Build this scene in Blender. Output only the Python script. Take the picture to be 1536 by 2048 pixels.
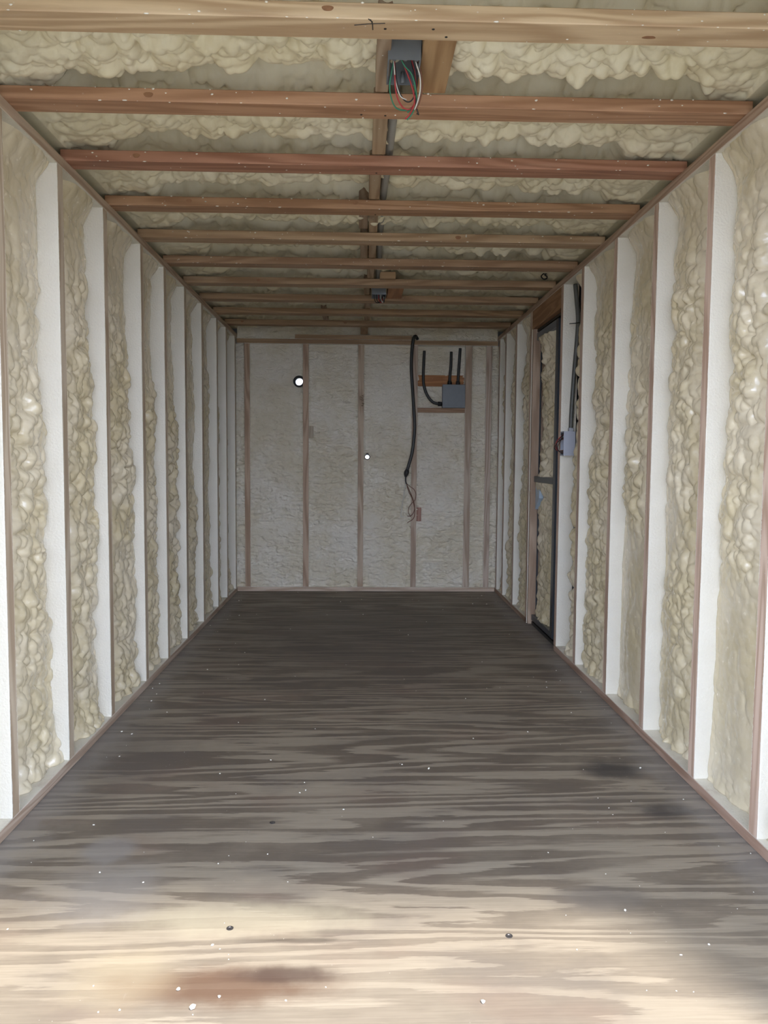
import bpy, bmesh, math, random
import numpy as np
from mathutils import Vector, Matrix

# ------------------------------------------------------------------ clear
for o in list(bpy.data.objects):
    bpy.data.objects.remove(o, do_unlink=True)
scn = bpy.context.scene
col = scn.collection
random.seed(7)

# ------------------------------------------------------------------ camera
CAM_H = 1.1295
yaw, pitch, roll = 0.03015, -0.06801, 0.0073
fw = Vector((math.sin(yaw)*math.cos(pitch), math.cos(yaw)*math.cos(pitch), math.sin(pitch)))
rt = Vector((math.cos(yaw), -math.sin(yaw), 0)); up = rt.cross(fw)
rt, up = rt*math.cos(roll)+up*math.sin(roll), up*math.cos(roll)-rt*math.sin(roll)
cd = bpy.data.cameras.new('camera'); cam = bpy.data.objects.new('camera', cd); col.objects.link(cam)
cd.sensor_fit = 'VERTICAL'; cd.sensor_height = 36.0; cd.lens = 1538.0/2048.0*36.0
cd.clip_start = 0.05; cd.clip_end = 500
M = Matrix((rt, up, -fw)).transposed().to_4x4(); M.translation = Vector((0, 0, CAM_H))
cam.matrix_world = M
scn.camera = cam

# ------------------------------------------------------------------ sky, sun, exposure
w = bpy.data.worlds.new('hazy_sky'); scn.world = w; w.use_nodes = True
bg = w.node_tree.nodes['Background']
# hazy daylight sky: palest and brightest at the horizon all round, bluer overhead
_n = w.node_tree.nodes; _l = w.node_tree.links
_tc = _n.new('ShaderNodeTexCoord'); _sx = _n.new('ShaderNodeSeparateXYZ'); _rp = _n.new('ShaderNodeValToRGB')
_l.new(_tc.outputs['Generated'], _sx.inputs[0]); _l.new(_sx.outputs['Z'], _rp.inputs[0]); _l.new(_rp.outputs[0], bg.inputs['Color'])
_rp.color_ramp.elements[0].position = 0.0; _rp.color_ramp.elements[0].color = (1.70, 1.90, 2.38, 1)
_rp.color_ramp.elements[1].position = 0.80; _rp.color_ramp.elements[1].color = (0.58, 0.72, 0.96, 1)
_e = _rp.color_ramp.elements.new(0.30); _e.color = (1.08, 1.24, 1.60, 1)
bg.inputs['Strength'].default_value = 1.0
sd = bpy.data.lights.new('sun', 'SUN'); sun = bpy.data.objects.new('sun', sd); col.objects.link(sun)
sd.energy = 1.65; sd.angle = math.radians(7); sd.color = (1.0, 0.955, 0.89)
el = math.radians(63)
sdir = Vector((-0.51*math.cos(el), 0.86*math.cos(el), -math.sin(el)))
sun.rotation_euler = sdir.to_track_quat('-Z', 'Y').to_euler()
sun.location = (3, -6, 9)
scn.view_settings.view_transform = 'Standard'
scn.view_settings.look = 'None'
scn.view_settings.gamma = 1.0
scn.view_settings.use_curve_mapping = False
scn.view_settings.exposure = 2.06

# ------------------------------------------------------------------ measures (metres)
XL, XR = -1.047, 1.153          # bare faces of the studs, left and right
ZJ = 2.175                      # underside of the ceiling joists
YO, YB = 0.95, 6.54             # open end of the container, face of the back studs
T, D = 0.038, 0.089             # a two-by-four
TS = 0.052                      # face of a side stud with its foam lip
SXL, SXR = XL-0.125, XR+0.125   # steel skin
SYB, SZ = YB+0.115, 2.375

# ------------------------------------------------------------------ helpers
def link(o, parent=None):
    col.objects.link(o)
    if parent is not None:
        o.parent = parent
    return o
def tag(o, label=None, cat=None, group=None, kind=None):
    if label: o['label'] = label
    if cat: o['category'] = cat
    if group: o['group'] = group
    if kind: o['kind'] = kind
    return o
def empty(name, loc):
    o = bpy.data.objects.new(name, None); o.location = loc; o.empty_display_size = 0.05
    col.objects.link(o); return o
def obj_from_bm(name, bm, mat, parent=None, loc=None, smooth=False):
    me = bpy.data.meshes.new(name); bm.to_mesh(me); bm.free()
    me.materials.append(mat)
    if smooth:
        me.polygons.foreach_set('use_smooth', [True]*len(me.polygons))
    o = bpy.data.objects.new(name, me)
    if loc is not None: o.location = loc
    link(o)
    if parent is not None:
        o.parent = parent
        o.matrix_parent_inverse = Matrix.Translation(-Vector(parent.location))
    return o
def bm_box(bm, x0, x1, y0, y1, z0, z1):
    v = [bm.verts.new(p) for p in ((x0,y0,z0),(x1,y0,z0),(x1,y1,z0),(x0,y1,z0),(x0,y0,z1),(x1,y0,z1),(x1,y1,z1),(x0,y1,z1))]
    for f in ((3,2,1,0),(4,5,6,7),(0,1,5,4),(1,2,6,5),(2,3,7,6),(3,0,4,7)):
        bm.faces.new([v[i] for i in f])
def box(name, x0, x1, y0, y1, z0, z1, mat, parent=None, bevel=0.002, color=None):
    c = Vector(((x0+x1)/2, (y0+y1)/2, (z0+z1)/2))
    bm = bmesh.new()
    bm_box(bm, x0-c.x, x1-c.x, y0-c.y, y1-c.y, z0-c.z, z1-c.z)
    if bevel:
        bmesh.ops.bevel(bm, geom=list(bm.edges), offset=bevel, segments=1, affect='EDGES')
    o = obj_from_bm(name, bm, mat, parent, c)
    if color: o.color = (*color, 1)
    return o
def spline(pts, n):
    P = [Vector(p) for p in pts]; P = [P[0]*2-P[1]]+P+[P[-1]*2-P[-2]]; out = []
    for i in range(1, len(P)-2):
        for k in range(n):
            t = k/n
            out.append(0.5*((2*P[i])+(P[i+1]-P[i-1])*t+(2*P[i-1]-5*P[i]+4*P[i+1]-P[i+2])*t*t+(3*P[i]-P[i-1]-3*P[i+1]+P[i+2])*t**3))
    out.append(P[-2]); return out
def bm_tube(bm, pts, r, sides=8):
    pts = [Vector(p) for p in pts]
    t0 = (pts[1]-pts[0]).normalized()
    n = t0.orthogonal().normalized(); rings = []
    for i, p in enumerate(pts):
        t = (pts[min(i+1, len(pts)-1)]-pts[max(i-1, 0)]).normalized()
        n = (n-t*n.dot(t)).normalized(); b = t.cross(n)
        rr = r(i/(len(pts)-1)) if callable(r) else r
        rings.append([bm.verts.new(p+(n*math.cos(a)+b*math.sin(a))*rr) for a in [2*math.pi*k/sides for k in range(sides)]])
    for a, b in zip(rings, rings[1:]):
        for k in range(sides):
            bm.faces.new((a[k], a[(k+1) % sides], b[(k+1) % sides], b[k]))
    bm.faces.new(list(reversed(rings[0]))); bm.faces.new(rings[-1])
def tube(name, pts, r, mat, parent=None, n=6, sides=8):
    bm = bmesh.new(); bm_tube(bm, spline(pts, n) if n > 1 else pts, r, sides)
    return obj_from_bm(name, bm, mat, parent, None, True)

# ---- numpy noise for the sprayed foam
def _hash(ix, iy, s):
    h = (ix.astype(np.int64)*374761393+iy.astype(np.int64)*668265263+int(s)*974634777+12345) & 0xFFFFFFFF
    h = ((h ^ (h >> 13))*1274126177) & 0xFFFFFFFF
    h = ((h ^ (h >> 16))*2246822519) & 0xFFFFFFFF
    h = h ^ (h >> 15)
    return (h & 0xFFFFFF)/float(0x1000000)
def vnoise(x, y, s):
    ix, iy = np.floor(x), np.floor(y); fx, fy = x-ix, y-iy
    fx = fx*fx*(3-2*fx); fy = fy*fy*(3-2*fy)
    a, b = _hash(ix, iy, s), _hash(ix+1, iy, s); c, d = _hash(ix, iy+1, s), _hash(ix+1, iy+1, s)
    return (a*(1-fx)+b*fx)*(1-fy)+(c*(1-fx)+d*fx)*fy
def fbm(x, y, s, o=3):
    r = 0; a = 0.5
    for k in range(o):
        r = r+a*vnoise(x*2**k, y*2**k, s+k*17); a *= 0.5
    return r/(1-0.5**o)
def domes(x, y, cell, s, p=0.6, keep=1.0):
    """overlapping rounded blobs, 0..1"""
    gx, gy = x/cell, y/cell
    gx = gx+0.25*(vnoise(gx*1.3, gy*1.3, s+5)-0.5); gy = gy+0.25*(vnoise(gx*1.3, gy*1.3, s+9)-0.5)
    ix, iy = np.floor(gx), np.floor(gy); out = np.zeros_like(gx)
    for dx in (-1, 0, 1):
        for dy in (-1, 0, 1):
            cx, cy = ix+dx, iy+dy
            px = cx+0.5+0.85*(_hash(cx, cy, s)-0.5); py = cy+0.5+0.85*(_hash(cx, cy, s+1)-0.5)
            r = 0.48+0.42*_hash(cx, cy, s+2); a = (0.35+0.65*_hash(cx, cy, s+3))*(0.45+0.6*r)
            a = np.where(_hash(cx, cy, s+4) < keep, a, 0)
            e = 1+0.5*(_hash(cx, cy, s+6)-0.5)
            d2 = ((gx-px)*e)**2+((gy-py)/e)**2
            out = np.maximum(out, a*np.clip(1-d2/(r*r), 0, 1)**p)
    return out
def sstep(a, b, x):
    t = np.clip((x-a)/(b-a), 0, 1); return t*t*(3-2*t)

def grid_obj(name, co, mat, parent, hole=None):
    """co: (nv, nu, 3) surface; a closed-looking sheet of quads"""
    nv, nu = co.shape[:2]
    me = bpy.data.meshes.new(name)
    idx = np.arange(nv*nu).reshape(nv, nu)
    q = np.stack([idx[:-1, :-1], idx[:-1, 1:], idx[1:, 1:], idx[1:, :-1]], -1).reshape(-1, 4)
    if hole is not None:
        q = q[~hole.reshape(-1)]
    me.vertices.add(nv*nu); me.vertices.foreach_set('co', co.reshape(-1).astype(np.float32))
    me.loops.add(q.size); me.loops.foreach_set('vertex_index', q.reshape(-1).astype(np.int32))
    me.polygons.add(len(q)); me.polygons.foreach_set('loop_start', np.arange(0, q.size, 4, dtype=np.int32))
    me.polygons.foreach_set('use_smooth', np.ones(len(q), bool))
    me.update(calc_edges=True); me.validate()
    me.materials.append(mat)
    o = bpy.data.objects.new(name, me); link(o, parent)
    if parent is not None:
        o.matrix_parent_inverse = Matrix.Translation(-Vector(parent.location))
    return o

# ------------------------------------------------------------------ materials
class NT:
    def __init__(s, name):
        s.m = bpy.data.materials.new(name); s.m.use_nodes = True
        s.t = s.m.node_tree; s.n = s.t.nodes; s.b = s.n['Principled BSDF']
    def node(s, typ, **kw):
        n = s.n.new(typ)
        for k, v in kw.items(): setattr(n, k, v)
        return n
    def put(s, sock, v):
        if isinstance(v, bpy.types.NodeSocket): s.t.links.new(v, sock)
        elif v is not None: sock.default_value = v
    def math(s, op, a, b=None, c=None, clamp=False):
        n = s.node('ShaderNodeMath', operation=op, use_clamp=clamp)
        for i, v in enumerate((a, b, c)):
            if v is not None: s.put(n.inputs[i], v)
        return n.outputs[0]
    def mul(s, a, b): return s.math('MULTIPLY', a, b)
    def add(s, a, b): return s.math('ADD', a, b)
    def ramp(s, v, lo, hi):
        n = s.node('ShaderNodeMapRange', interpolation_type='SMOOTHSTEP')
        s.put(n.inputs[0], v); n.inputs[1].default_value = lo; n.inputs[2].default_value = hi
        return n.outputs[0]
    def coords(s, kind='Object'): return s.node('ShaderNodeTexCoord').outputs[kind]
    def mapping(s, v, scale=(1,1,1), loc=None):
        n = s.node('ShaderNodeMapping'); s.put(n.inputs['Vector'], v); n.inputs['Scale'].default_value = scale
        if loc is not None: s.put(n.inputs['Location'], loc)
        return n.outputs[0]
    def noise(s, v, scale=1, detail=3, rough=0.5, dist=0):
        n = s.node('ShaderNodeTexNoise'); s.put(n.inputs['Vector'], v)
        n.inputs['Scale'].default_value = scale; n.inputs['Detail'].default_value = detail
        n.inputs['Roughness'].default_value = rough; n.inputs['Distortion'].default_value = dist
        return n.outputs['Fac']
    def voro(s, v, scale, feature='F1'):
        n = s.node('ShaderNodeTexVoronoi', feature=feature); s.put(n.inputs['Vector'], v); n.inputs['Scale'].default_value = scale
        return n.outputs['Distance']
    def mix(s, f, a, b, mode='MIX'):
        n = s.node('ShaderNodeMix', data_type='RGBA', blend_type=mode); s.put(n.inputs['Factor'], f)
        s.put(n.inputs['A'], a if not isinstance(a, tuple) else (*a, 1)); s.put(n.inputs['B'], b if not isinstance(b, tuple) else (*b, 1))
        return n.outputs['Result']
    def sep(s, v):
        n = s.node('ShaderNodeSeparateXYZ'); s.put(n.inputs[0], v); return n.outputs
    def bump(s, h, strength, dist=0.01):
        n = s.node('ShaderNodeBump'); s.put(n.inputs['Height'], h); n.inputs['Strength'].default_value = strength
        n.inputs['Distance'].default_value = dist; s.t.links.new(n.outputs[0], s.b.inputs['Normal'])
    def out(s, color=None, rough=None, metal=None, spec=None):
        if color is not None: s.put(s.b.inputs['Base Color'], color if not isinstance(color, tuple) else (*color, 1))
        if rough is not None: s.put(s.b.inputs['Roughness'], rough)
        if metal is not None: s.put(s.b.inputs['Metallic'], metal)
        if spec is not None: s.put(s.b.inputs['Specular IOR Level'], spec)
        return s.m

def plain(name, color, rough=0.5, metal=0.0, var=0.12, scale=30):
    k = NT(name); n = k.noise(k.coords(), scale, 3)
    c = k.mix(n, tuple(x*(1-var) for x in color), tuple(min(1, x*(1+var)) for x in color))
    return k.out(c, rough, metal)

SPRAY = (0.80, 0.785, 0.735)
def wood(name, axis, bare=None, specks=0.5, edge=0.0, patch=None):
    """axis: grain direction; bare: axis whose faces stay clean of overspray (None = all faces clean)"""
    k = NT(name); oc = k.coords()
    oi = k.node('ShaderNodeObjectInfo')
    cmb = k.node('ShaderNodeCombineXYZ')
    for i, f in enumerate((37.0, 61.0, 83.0)): k.put(cmb.inputs[i], k.mul(oi.outputs['Random'], f))
    sc = [1.0]*3; sc[axis] = 0.07
    v = k.mapping(oc, tuple(sc), cmb.outputs[0])
    rings = k.noise(v, 9, 2, 0.5, 0.3)
    band = k.math('FRACT', k.mul(rings, 9.0))
    band = k.ramp(k.math('ABSOLUTE', k.add(band, -0.5)), 0.05, 0.5)
    fine = k.noise(v, 120, 4, 0.6)
    blotch = k.noise(v, 4, 3)
    c = oi.outputs['Color']
    dark = k.mix(1.0, c, (0.74, 0.66, 0.60), 'MULTIPLY')
    lite = k.mix(1.0, c, (1.10, 1.10, 1.10), 'MULTIPLY')
    f = k.add(k.mul(band, 0.45), k.add(k.mul(fine, 0.45), k.mul(blotch, 0.35)))
    wc = k.mix(k.ramp(f, 0.25, 0.95), lite, dark)
    # pale rubbed dust along the grain and stuck flecks of foam
    dust = k.ramp(k.noise(v, 14, 4, 0.65), 0.56, 0.80)
    wc = k.mix(k.mul(dust, 0.28), wc, (0.62, 0.55, 0.46))
    fl = k.mul(k.ramp(k.voro(oc, 26), 0.075, 0.05), k.ramp(k.noise(oc, 5, 2), 0.62-0.2*specks, 0.66))
    wc = k.mix(fl, wc, SPRAY)
    hgt = k.mul(fine, 0.5); cov = None
    if bare is not None:
        g = k.node('ShaderNodeNewGeometry')
        nb = k.math('ABSOLUTE', k.sep(g.outputs['Normal'])[bare])
        side = k.ramp(nb, 0.8, 0.6)
        thin = k.ramp(k.noise(oc, 5, 5, 0.65), 0.30, 0.47)
        cov = k.mul(side, k.add(0.56, k.mul(thin, 0.44)))
        if patch:      # a strip the spray missed
            zc, zr = patch; pd = k.math('DIVIDE', k.math('ABSOLUTE', k.add(k.sep(oc)[2], -zc)), zr)
            pd = k.add(pd, k.mul(k.add(k.noise(oc, 22, 3), -0.5), 1.1))
            cov = k.mul(cov, k.ramp(pd, 0.85, 1.0))
        if edge:
            across = 1 if axis == 2 and bare == 0 else (0 if axis == 2 else 2)
            rag = k.noise(oc, 70, 4, 0.7); big = k.noise(oc, 7, 2)
            lim = k.add(0.0205 if bare == 1 else (0.0275 if axis == 2 else 0.0245), k.mul(k.math('MULTIPLY', rag, big), -edge))
            e = k.math('GREATER_THAN', k.math('ABSOLUTE', k.sep(oc)[across]), lim)
            cov = k.math('MAXIMUM', cov, e)
        tint = k.mix(k.noise(oc, 9, 3), (0.785, 0.745, 0.645), (0.72, 0.675, 0.565))
        wc = k.mix(cov, wc, tint)
        hgt = k.add(hgt, k.mul(k.mul(cov, k.noise(oc, 120, 3, 0.55)), 3.0))
    k.bump(hgt, 0.25, 0.004)
    return k.out(wc, k.add(0.60, k.mul(cov, -0.24)) if bare is not None else 0.6)

W_JOIST = wood('joist_wood', 0, None, 0.75)
W_BLOCK = wood('blocking_wood', 1, None, 0.7)
W_STUD = wood('side_stud_wood', 2, 0, 0.4, 0.020)
W_PLATE = wood('side_plate_wood', 1, 0, 0.3, 0.012)
W_BSTUD = wood('back_stud_wood', 2, 1, 0.2, 0.0)
W_BPLATE = wood('back_plate_wood', 0, 1, 0.2, 0.008)
W_STUDP = wood('side_stud_wood_missed', 2, 0, 0.4, 0.020, (0.80, 0.13))
W_BARE = wood('bare_wood', 0, None, 0.1)
W_BAREZ = wood('bare_upright_wood', 2, None, 0.1)

def foam_mat(name='spray_foam', wrinkle=0.0, pale=False):
    k = NT(name); oc = k.coords()
    a = k.noise(oc, 3.0, 4, 0.6); b = k.noise(oc, 45, 3)
    c = k.mix(k.ramp(a, 0.35, 0.68), (0.615, 0.52, 0.33), (0.72, 0.632, 0.465)) if not wrinkle else k.mix(k.ramp(a, 0.35, 0.68), (0.74, 0.66, 0.49), (0.83, 0.77, 0.645))  # wrinkled end-wall foam mixed paler: its brightness is put into the colour
    if pale: c = k.mix(k.ramp(a, 0.35, 0.68), (0.76, 0.685, 0.475), (0.86, 0.80, 0.61))
    c = k.mix(k.mul(k.ramp(b, 0.45, 0.8), 0.35), c, (0.76, 0.70, 0.56) if not pale else (0.86, 0.81, 0.66))
    hb = k.add(k.noise(oc, 90, 3, 0.5), k.mul(k.noise(oc, 320, 2), 0.35))
    if wrinkle:
        wn = k.math('ABSOLUTE', k.add(k.noise(k.mapping(oc, (11, 11, 24)), 1.0, 4, 0.55, 0.6), -0.5))
        hb = k.add(hb, k.mul(wn, -wrinkle))
    k.bump(hb, 0.13 if not wrinkle else 0.7, 0.005)
    return k.out(c, k.add(0.42 if pale else 0.12, k.mul(b, 0.22)), 0, 0.4 if pale else 0.9)
FOAM = foam_mat(); FOAM_CEIL = foam_mat('matte_pale_spray_foam', 0.0, True); FOAM_BACK = foam_mat('wrinkled_spray_foam', 9.0)
CRUMB = plain('foam_crumb', (0.86, 0.83, 0.74), 0.6)
STEEL = plain('painted_steel', (0.35, 0.36, 0.36), 0.5, 0.3)
DARKSTEEL = plain('door_steel', (0.075, 0.085, 0.10), 0.32, 0.5)
BOXGREY = plain('box_grey_plastic', (0.175, 0.19, 0.205), 0.42, 0.0, 0.08)
BOXPALE = plain('box_pale_grey_plastic', (0.40, 0.42, 0.48), 0.45, 0.0, 0.08)
BLACK = plain('black_rubber', (0.018, 0.017, 0.016), 0.45)
CONDUIT = plain('grey_conduit', (0.085, 0.085, 0.075), 0.42)
PALEPIPE = plain('pale_grey_conduit', (0.36, 0.36, 0.33), 0.45)
CONDUITD = plain('dark_conduit', (0.030, 0.030, 0.028), 0.42)
RED = plain('red_insulation', (0.36, 0.025, 0.03), 0.4)
GREEN = plain('green_insulation', (0.03, 0.20, 0.11), 0.4)
WHITEW = plain('white_insulation', (0.62, 0.60, 0.54), 0.4)
BROWNW = plain('brown_insulation', (0.16, 0.06, 0.03), 0.4)
KNOT = plain('wood_knot', (0.30, 0.15, 0.075), 0.6, 0, 0.35, 60)
PENCIL = plain('marker_ink', (0.025, 0.022, 0.02), 0.7)
STAMP = plain('faded_stamp_ink', (0.42, 0.38, 0.42), 0.8)
INK = plain('brown_ink', (0.09, 0.06, 0.03), 0.8)
BLUEP = plain('pale_blue_daylight', (0.50, 0.62, 0.74), 0.35, 0.2)  # surface colour standing in for daylight through the door
ZINC = plain('zinc_screw', (0.16, 0.15, 0.15), 0.4, 0.8)

def floor_mat():
    k = NT('worn_plywood'); oc = k.coords(); x, y, z = k.sep(oc)
    # rotary-cut veneer: contour bands of a noise field stretched across the container
    sheet = k.math('FLOOR', k.math('DIVIDE', k.add(y, 0.15), 1.22))
    cmb = k.node('ShaderNodeCombineXYZ')
    k.put(cmb.inputs[0], k.add(k.mul(x, 0.24), k.mul(sheet, 7.3))); k.put(cmb.inputs[1], k.mul(y, 2.9)); k.put(cmb.inputs[2], k.mul(sheet, 3.1))
    field = k.noise(cmb.outputs[0], 1.25, 3.5, 0.42, 0.25)
    v2 = k.mapping(oc, (2.6, 26, 1))
    jag = k.noise(v2, 1.6, 5, 0.65)
    ph = k.math('FRACT', k.add(k.mul(field, 13.0), k.mul(jag, 1.0)))
    band = k.mul(k.ramp(ph, 0.06, 0.14), k.ramp(ph, 0.80, 0.52))
    fibre = k.noise(k.mapping(oc, (5, 170, 1)), 1.0, 4, 0.6)
    wear = k.noise(k.mapping(oc, (1.0, 1.6, 1)), 2.2, 5, 0.62)
    lite = k.mix(fibre, (0.215, 0.175, 0.127), (0.405, 0.34, 0.258))
    dark = k.mix(fibre, (0.082, 0.064, 0.047), (0.195, 0.152, 0.112))
    contrast = k.add(0.50, k.mul(k.ramp(wear, 0.25, 0.6), 0.50))
    contrast = k.mul(contrast, k.add(0.55, k.mul(k.ramp(k.add(y, k.mul(wear, 0.5)), 1.85, 2.35), 0.45)))   # weaker band contrast towards the open end
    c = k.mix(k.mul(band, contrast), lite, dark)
    # grime and traffic wear in soft, irregular shapes
    c = k.mix(k.mul(k.ramp(wear, 0.46, 0.70), 0.42), c, (0.16, 0.135, 0.115))
    warm = k.noise(k.mapping(oc, (1.3, 2.2, 1)), 1.7, 3)
    c = k.mix(k.mul(k.ramp(warm, 0.52, 0.72), 0.30), c, (0.20, 0.125, 0.095))
    edge_n = k.noise(oc, 9, 4, 0.6)
    def stain(c, cx, cy, rx, ry, colr, amt, soft=0.7, nz=0.9):  # soft patch of colour: stains, and the far floor's painted shade
        dx = k.math('DIVIDE', k.add(x, -cx), rx); dy = k.math('DIVIDE', k.add(y, -cy), ry)
        d = k.math('SQRT', k.add(k.mul(dx, dx), k.mul(dy, dy)))
        d = k.add(d, k.mul(k.add(edge_n, -0.5), nz))
        return k.mix(k.mul(k.ramp(d, 1.0+soft*0.35, 1.0-soft), amt), c, colr)
    c = stain(c, -0.30, 1.585, 0.27, 0.075, (0.115, 0.06, 0.035), 0.82)
    c = stain(c, -0.16, 1.62, 0.13, 0.035, (0.07, 0.045, 0.035), 0.8)
    c = stain(c, -0.13, 1.74, 0.15, 0.012, (0.06, 0.045, 0.035), 0.7)
    c = stain(c, -0.27, 1.83, 0.30, 0.085, (0.44, 0.385, 0.275), 0.6)
    c = stain(c, -0.52, 1.62, 0.14, 0.12, (0.42, 0.34, 0.22), 0.4)
    c = stain(c, 0.93, 2.725, 0.13, 0.10, (0.045, 0.038, 0.036), 0.9)
    c = stain(c, 1.00, 2.40, 0.12, 0.065, (0.05, 0.042, 0.040), 0.85)
    c = stain(c, 0.62, 1.90, 0.14, 0.07, (0.10, 0.09, 0.085), 0.6)
    c = stain(c, -0.72, 2.17, 0.09, 0.08, (0.29, 0.265, 0.24), 0.6, 0.45, 0.6)
    c = stain(c, -0.66, 1.95, 0.17, 0.16, (0.30, 0.28, 0.265), 0.45)
    c = stain(c, -0.95, 2.9, 0.30, 0.45, (0.11, 0.09, 0.08), 0.5)
    c = stain(c, 0.0, 4.9, 0.9, 1.2, (0.13, 0.105, 0.09), 0.55)  # shade of the far floor put into its colour
    # overspray settled along both walls
    wl = k.math('MINIMUM', k.add(x, -XL), k.add(k.mul(x, -1.0), XR))
    wl = k.add(wl, k.mul(k.add(edge_n, -0.5), 0.22))
    c = k.mix(k.mul(k.ramp(wl, 0.17, 0.02), 0.45), c, (0.33, 0.305, 0.28))
    # scratches and dust
    scr = k.ramp(k.noise(k.mapping(oc, (40, 6, 1)), 1.0, 3, 0.7), 0.70, 0.78)
    c = k.mix(k.mul(scr, 0.25), c, (0.45, 0.41, 0.36))
    sp = k.mul(k.ramp(k.voro(oc, 42), 0.05, 0.03), k.ramp(k.noise(oc, 4, 2), 0.5, 0.62))
    c = k.mix(k.mul(sp, 0.8), c, (0.62, 0.58, 0.50))
    k.bump(k.add(k.mul(band, -0.5), k.mul(fibre, 0.35)), 0.18, 0.003)
    rg = k.add(0.42, k.mul(wear, 0.22))
    return k.out(c, rg, 0, 0.4)
FLOOR = floor_mat()

# ------------------------------------------------------------------ ground outside and container shell
def gnd():
    k = NT('gravel_yard'); oc = k.coords()
    c = k.mix(k.noise(oc, 6, 5, 0.7), (0.15, 0.142, 0.12), (0.35, 0.335, 0.295))
    k.bump(k.noise(oc, 30, 4), 0.5, 0.02); return k.out(c, 0.9)
g = box('ground', -60, 60, -60, 70, -0.55, -0.35, gnd(), None, 0)
tag(g, 'gravel yard outside, under and around the container', 'ground', kind='structure')

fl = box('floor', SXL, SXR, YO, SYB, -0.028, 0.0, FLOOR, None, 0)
fl.data.transform(Matrix.Translation(fl.location)); fl.location = (0, 0, 0)
tag(fl, 'worn brown plywood container floor with dark stains', 'floor', kind='structure')
sub = box('floor_frame', SXL, SXR, YO, SYB, -0.34, -0.03, STEEL, fl, 0)
wl = box('wall_left', SXL-0.03, SXL, YO, SYB, -0.03, SZ, STEEL, None, 0)
tag(wl, 'left wall of upright studs filled with cream spray foam', 'wall', kind='structure')
wb = empty('wall_back', ((SXL+SXR)/2, SYB, 0))
tag(wb, 'far end wall with six studs, foam and two daylight holes', 'wall', kind='structure')
ce = box('ceiling', SXL-0.03, SXR+0.03, YO, SYB+0.03, SZ, SZ+0.03, STEEL, None, 0)
tag(ce, 'ceiling of flat joists under lumpy cream spray foam', 'ceiling', kind='structure')
box('door_header', SXL, SXR, YO-0.04, YO+0.07, 2.215, SZ, STEEL, ce, 0.004)

# right skin with the doorway cut out
DY0, DY1, DZ1 = 4.52, 5.235, 2.02
def multi(name, boxes, mat, parent=None):
    bm = bmesh.new()
    for b in boxes: bm_box(bm, *b)
    return obj_from_bm(name, bm, mat, parent)
wr = multi('wall_right', [(SXR, SXR+.03, YO, DY0, -.03, SZ), (SXR, SXR+.03, DY1, SYB, -.03, SZ), (SXR, SXR+.03, DY0, DY1, DZ1, SZ)], STEEL)
tag(wr, 'right wall of foamed studs with a steel-framed side door', 'wall', kind='structure')

# ------------------------------------------------------------------ side walls
def stud_col(r): return (0.60*r, 0.50*r, 0.37*r)
HOLES = [(-0.528, 1.783, 0.0315), (0.052, 1.151, 0.0165)]

def side_foam(wall, sgn, face, y0, y1, z0, z1, seed, res, mid=0.052, edge=0.083, amp=1.0, topsmooth=1.75, lowsmooth=-1, skin=0.120, far=0.0):
    nu = max(8, int((y1-y0)/res))+1; nv = int((z1-z0)/res)+1
    y = np.linspace(y0, y1, nu)[None, :]*np.ones((nv, 1)); z = np.linspace(z0, z1, nv)[:, None]*np.ones((1, nu))
    u = (y-y0)/(y1-y0)
    ctr = 0.60+0.16*(vnoise(z*2.1, z*0+3.3, seed)-0.5)
    wid = 0.44+0.10*(vnoise(z*3.7, z*0+8.1, seed+3)-0.5)+0.10*(vnoise(z*14, z*0+1.7, seed+4)-0.5)
    m = np.clip(1-np.abs((u-ctr)/wid)**2.6, 0, 1)
    act = 0.22+1.05*fbm(y*2.0+9, z*1.7, seed+11, 3)
    act = np.clip(act, 0.25, 1)*(1-0.62*sstep(topsmooth-0.15, topsmooth+0.25, z))
    if lowsmooth > 0: act = act*(0.22+0.78*sstep(lowsmooth-0.12, lowsmooth+0.12, z))
    L1 = domes(y, z, 0.068, seed+20, 0.55); L2 = domes(y, z*0.9, 0.036, seed+30, 0.52); L4 = domes(y, z, 0.019, seed+36, 0.6); L3 = domes(y, z, 0.115, seed+40, 0.8, 0.6)
    h = amp*act*(0.036*L1+0.022*L2+0.020*L3+0.003*L4)*(0.35+0.65*m**0.5)
    fill = sstep(1.75, 0.9, z)*0.6+0.55*(fbm(z*1.6, z*0+2, seed+70)-0.35)
    edg = edge-0.030*np.clip(fill, 0, 1)*sstep(0.15, 0.6, u)+0.004
    dep = edg-(edg-mid)*m*(0.6+0.4*act)+0.016*(fbm(y*5, z*3, seed+50)-0.5)-h+0.017*amp*act
    dep = dep+0.026*sstep(0.38, 0.02, u)
    if far: dep = dep+far*sstep(0.45, 0.75, u)
    # rounded beads where the foam meets the lower and upper plate
    dep = dep-0.020*sstep(z0+0.10, z0, z)*L1
    dep = dep-0.040*sstep(z1-0.10, z1, z)
    dep = np.clip(dep, 0.006, skin-0.004)
    co = np.stack([face+sgn*dep, y, z], -1)
    # return the border to the steel skin so that the foam is a solid fill
    pad = np.empty((nv+2, nu+2, 3)); pad[1:-1, 1:-1] = co
    pad[0, 1:-1], pad[-1, 1:-1] = co[0], co[-1]; pad[:, 0] = pad[:, 1]; pad[:, -1] = pad[:, -2]
    pad[0, 0] = co[0, 0]; pad[0, -1] = co[0, -1]; pad[-1, 0] = co[-1, 0]; pad[-1, -1] = co[-1, -1]
    for sl in ((0, slice(None)), (-1, slice(None)), (slice(None), 0), (slice(None), -1)):
        pad[sl][..., 0] = face+sgn*skin
    if sgn > 0: pad = pad[:, ::-1]
    return grid_obj('foam_infill', pad[:, ::-1] if sgn < 0 else pad[:, ::-1], FOAM, wall)

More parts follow.
